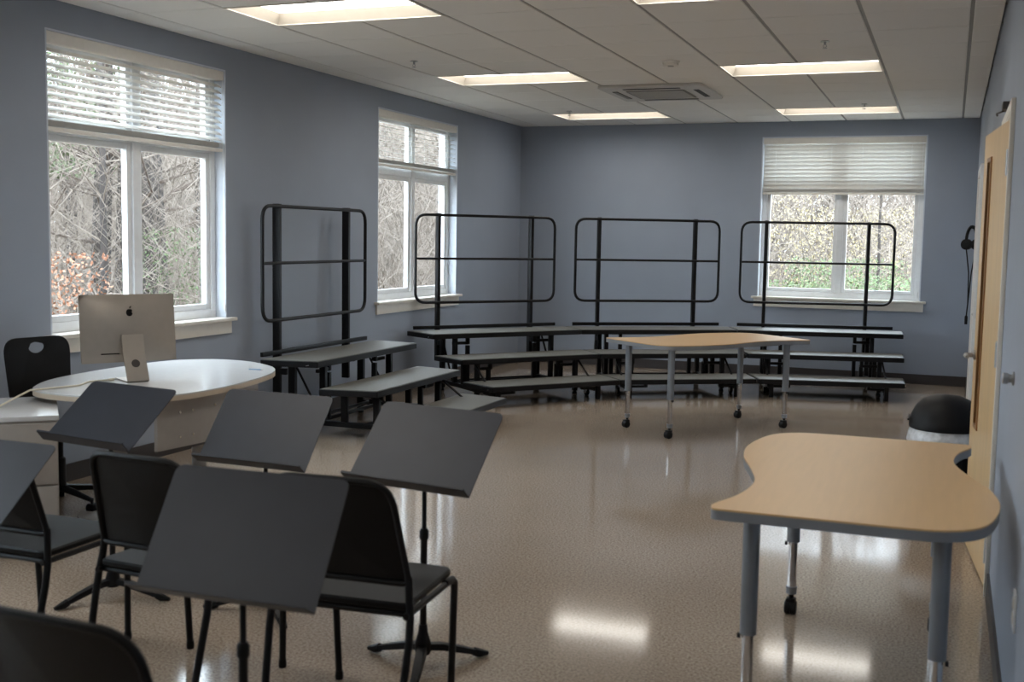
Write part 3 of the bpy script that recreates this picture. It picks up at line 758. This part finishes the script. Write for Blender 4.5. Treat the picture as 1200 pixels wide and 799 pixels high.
# ------------------------------------------------------------ the woods outside
GZ = -.35
gm = MB(); rng = random.Random(5)
nx, ny = 30, 30; vs = []; fs = []
X0, X1, Y0, Y1 = -70, 40, -40, 80
for j in range(ny+1):
    for i in range(nx+1):
        x, y = X0+(X1-X0)*i/nx, Y0+(Y1-Y0)*j/ny
        near = (-1.5 < x < 9 and -17 < y < 2)
        vs.append(Vector((x, y, GZ+(0 if near else rng.uniform(-.12, .12)))))
for j in range(ny):
    for i in range(nx): a = j*(nx+1)+i; fs.append((a, a+1, a+nx+2, a+nx+1))
struct(gm.add(vs, fs).build('ground', ground_m), 'leaf-covered ground outside the windows', 'ground')
def tree_meshes(seed, h, r, nb, spread, m1, m2):
    q = random.Random(seed); tr = MB(); br = MB()
    P = []; x = y = 0
    for k in range(9):
        P.append(Vector((x, y, h*k/8))); x += q.uniform(-.02, .02)*h*.35; y += q.uniform(-.02, .02)*h*.35
    tr.tube(P, [r*(1.15 if k == 0 else 1)*(1-.085*k) for k in range(9)], 9)
    def pos(f):
        k = min(7, int(f*8)); t = f*8-k; return P[k].lerp(P[k+1], t)
    def limb(p, d, L, rad, lev):
        pts = [p]; dd = d.copy()
        for k in range(4):
            dd = (dd+Vector((q.uniform(-.3, .3), q.uniform(-.3, .3), q.uniform(-.1, .28)))).normalized(); pts.append(pts[-1]+dd*L/4)
        br.tube(pts, [rad, rad*.8, rad*.6, rad*.42, rad*.2], 4 if lev else 5)
        if lev < 2:
            for k in range(5 if lev == 0 else 3):
                i = q.randint(1, 4); a = q.uniform(0, 2*PI)
                limb(pts[i], (dd*.8+Vector((math.cos(a), math.sin(a), q.uniform(-.1, .5)))).normalized(), L*q.uniform(.35, .6), rad*.45, lev+1)
    for k in range(nb):
        f = q.uniform(.12, .96); a = q.uniform(0, 2*PI); L = spread*(1.1-f*.7)*q.uniform(.6, 1.2)
        limb(pos(f), Vector((math.cos(a), math.sin(a), q.uniform(.0, .6))).normalized(), L, r*.16*(1.1-f*.6)+.004, 0)
    return tr.mesh('trunk', m1), br.mesh('branches', m2)
kinds = [tree_meshes(11, 13, .13, 20, 3.0, bark_m, twig_m), tree_meshes(12, 10, .085, 22, 2.4, bark_m, twig_m),
         tree_meshes(13, 15, .19, 24, 3.4, bark_m, twig_m), tree_meshes(14, 6, .045, 22, 1.9, bark_m, bark2_m), tree_meshes(15, 8, .06, 24, 2.2, bark_m, twig_m)]
def tree(kind, x, y, rz, s, label, group):
    r = empty('bare_tree', (x, y, GZ-.15), rz); r.scale = (s, s, s); tag(r, label, 'tree', group)
    put('trunk', kinds[kind][0], r); b = put('branches', kinds[kind][1], r); b['kind'] = 'stuff'
    return r
tree(0, -4.78, -2.05, .4, 1, 'grey-barked tree in the first pane of the window behind the computer', None)
tree(2, -4.15, -1.78, 2.0, .95, 'thick dark-barked tree in the pane beside the mullion behind the computer', None)
tree(1, -7.2, .1, 1.0, 1.0, 'slim leaning tree with an arching limb outside the computer window', None)
rng = random.Random(21)
lab = ('slender bare winter tree in the woods outside the side windows', 'bare trees outside the side windows')
pts_ = []
while len(pts_) < 44:
    d = rng.uniform(13, 40); k = rng.random()
    if k < .55: ux, uy = -.76+.18*rng.random(), 0
    else: ux, uy = -.50+.12*rng.random(), 0
    uy = math.sqrt(1-ux*ux); x, y = 5.07+ux*d, -13.36+uy*d
    if x > -2.8: continue
    if any((x-a)**2+(y-b)**2 < 1.2 for a, b in pts_): continue
    pts_.append((x, y)); tree(rng.choice((0, 1, 1, 2, 3, 4, 4)), x, y, rng.uniform(0, 6), rng.uniform(.8, 1.25), *lab)
lab = ('slender bare winter tree in the woods outside the end wall window', 'bare trees outside the end wall window')
pts_ = []
while len(pts_) < 16:
    x, y = rng.uniform(-1.5, 7), rng.uniform(5.5, 26)
    if any((x-a)**2+(y-b)**2 < 1.2 for a, b in pts_): continue
    pts_.append((x, y)); tree(rng.choice((1, 3, 3, 4, 4)), x, y, rng.uniform(0, 6), rng.uniform(.7, 1.1), *lab)
# undergrowth nobody could count
def thicket(name, n, region, zmax, rad, m, label, seed, lmin=.5, lmax=1.7, vertical=.35):
    q = random.Random(seed); b = MB()
    for k in range(n):
        x, y = region(q); z = GZ+zmax*q.random()**1.2; L = q.uniform(lmin, lmax)
        a = q.uniform(0, 2*PI); up = q.uniform(-.2, 1)+vertical; d = Vector((math.cos(a), math.sin(a), up)).normalized()
        p = Vector((x, y, z)); s = Vector((q.uniform(-.2, .2), q.uniform(-.2, .2), q.uniform(-.25, .1)))*L
        r_ = rad*q.uniform(.5, 1.3)
        b.tube([p, p+d*L*.5+s*.3, p+d*L+s*.1], [r_, r_*.8, r_*.3], 3)
    return tag(b.build(name, m), label, 'undergrowth', kind='stuff')
def wedge(d0, d1, u0, u1):
    def f(q):
        while True:
            d = q.uniform(d0, d1); ux = q.uniform(u0, u1); uy = math.sqrt(1-ux*ux); x, y = 5.07+ux*d, -13.36+uy*d
            if x < -1.6 or y > 1.8: return x, y
    return f
thicket('brushwood', 16000, wedge(12.5, 25, -.78, -.57), 3.4, .003, bark2_m, 'pale tangled twigs outside the window behind the computer', 1, .3, 1.5, .5)
thicket('brushwood', 10000, wedge(15, 28, -.51, -.37), 4.0, .004, bark2_m, 'pale tangled twigs outside the corner window', 2, .4, 1.7, .5)
thicket('brushwood', 6000, lambda q: (q.uniform(-.5, 6.2), q.uniform(4.5, 13)), 3.2, .0042, bark2_m, 'pale tangled twigs outside the end wall window', 3, .3, 1.4, .4)
thicket('brushwood', 4000, lambda q: (q.uniform(-15, -4), q.uniform(-20, -7)), 5.0, .006, bark2_m, 'pale tangled twigs outside the window by the music chairs', 6, .5, 2.5, .8)
thicket('distant_woods', 22000, wedge(26, 46, -.80, -.36), 4.6, .013, far_m, 'hazy grey mass of distant bare woods to the side', 4, 1.0, 3.6, 1.8)
thicket('distant_woods', 24000, lambda q: (q.uniform(-9, 8.5), q.uniform(14, 34)), 7.0, .014, far_m, 'hazy grey mass of distant bare woods behind the end wall', 5, .8, 3.0, 1.2)
def shrub(x, y, h, rad, m, n, seed, label, leaf=.035, z0=0):
    q = random.Random(seed); r = empty('leafy_shrub', (x, y, GZ-.05)); tag(r, label, 'shrub')
    s = MB(); lf = MB()
    for k in range(14):
        a = q.uniform(0, 2*PI); pts = [Vector((0, 0, 0))]
        d = Vector((math.cos(a)*.5, math.sin(a)*.5, 1)).normalized()
        for j in range(5):
            d = (d+Vector((q.uniform(-.3, .3), q.uniform(-.3, .3), .1))).normalized(); pts.append(pts[-1]+d*h/5)
        s.tube(pts, [.014, .012, .010, .008, .006, .003], 4)
    for k in range(n):
        a = q.uniform(0, 2*PI); rr = rad*math.sqrt(q.random()); z = z0+(h-z0)*q.random()
        c = Vector((rr*math.cos(a), rr*math.sin(a), z)); u = Vector((q.gauss(0, 1), q.gauss(0, 1), q.gauss(0, 1))).normalized(); v = u.orthogonal().normalized(); L = leaf*q.uniform(.6, 1.3)
        lf.add([c-u*L, c+v*L*.5, c+u*L, c-v*L*.5], [(0, 1, 2, 3)])
    s.build('stems', bark2_m, r); l = lf.build('leaves', m, r, False); l['kind'] = 'stuff'
    return r
shrub(-2.75, -5.35, 1.75, .75, leafo_m, 2600, 1, 'copper-leaved shrub outside the window behind the computer', .02, .5)
shrub(-3.4, -4.0, 1.0, .6, leafg_m, 1600, 2, 'low green shrub below the copper-leaved one', .02, .3)
shrub(-3.3, -2.3, 2.0, .75, leafg_m, 3000, 3, 'tall green shrub under the thick dark tree outside', .018, .3)
shrub(-2.6, -2.6, 1.1, .5, leafy_m, 1200, 4, 'small yellow-green shrub outside the computer window', .018, .3)
shrub(-6.8, 5.2, 1.9, 1.1, leafy_m, 1500, 5, 'dull yellow shrub in the woods outside the corner window', .035, .3)
rng = random.Random(9)
for k, (x, y, h, m, lb) in enumerate(((2.6, 4.6, 1.35, leafg_m, 'rounded green shrub outside the end wall window, under its first pane'), (4.4, 4.4, 1.45, leafg_m, 'green shrub outside the end wall window beside its second rail post'),
        (3.5, 5.6, 1.7, leafg_m, 'green shrub behind the mullion of the end wall window'), (1.4, 7.5, 3.2, leafy_m, 'tall pale yellow shrub far outside the end wall window'), (3.4, 8.8, 2.6, leafy_m, 'pale yellow shrub behind the green ones outside'))):
    shrub(x, y, h, (.95, .95, .95, 1.5, 1.3)[k], m, 4200, 30+k, lb, .024, .2)
shrub(-5.6, -2.1, 4.6, 1.0, pine_m, 3800, 41, 'young pine spray high in the first pane behind the computer', .035, 2.6)
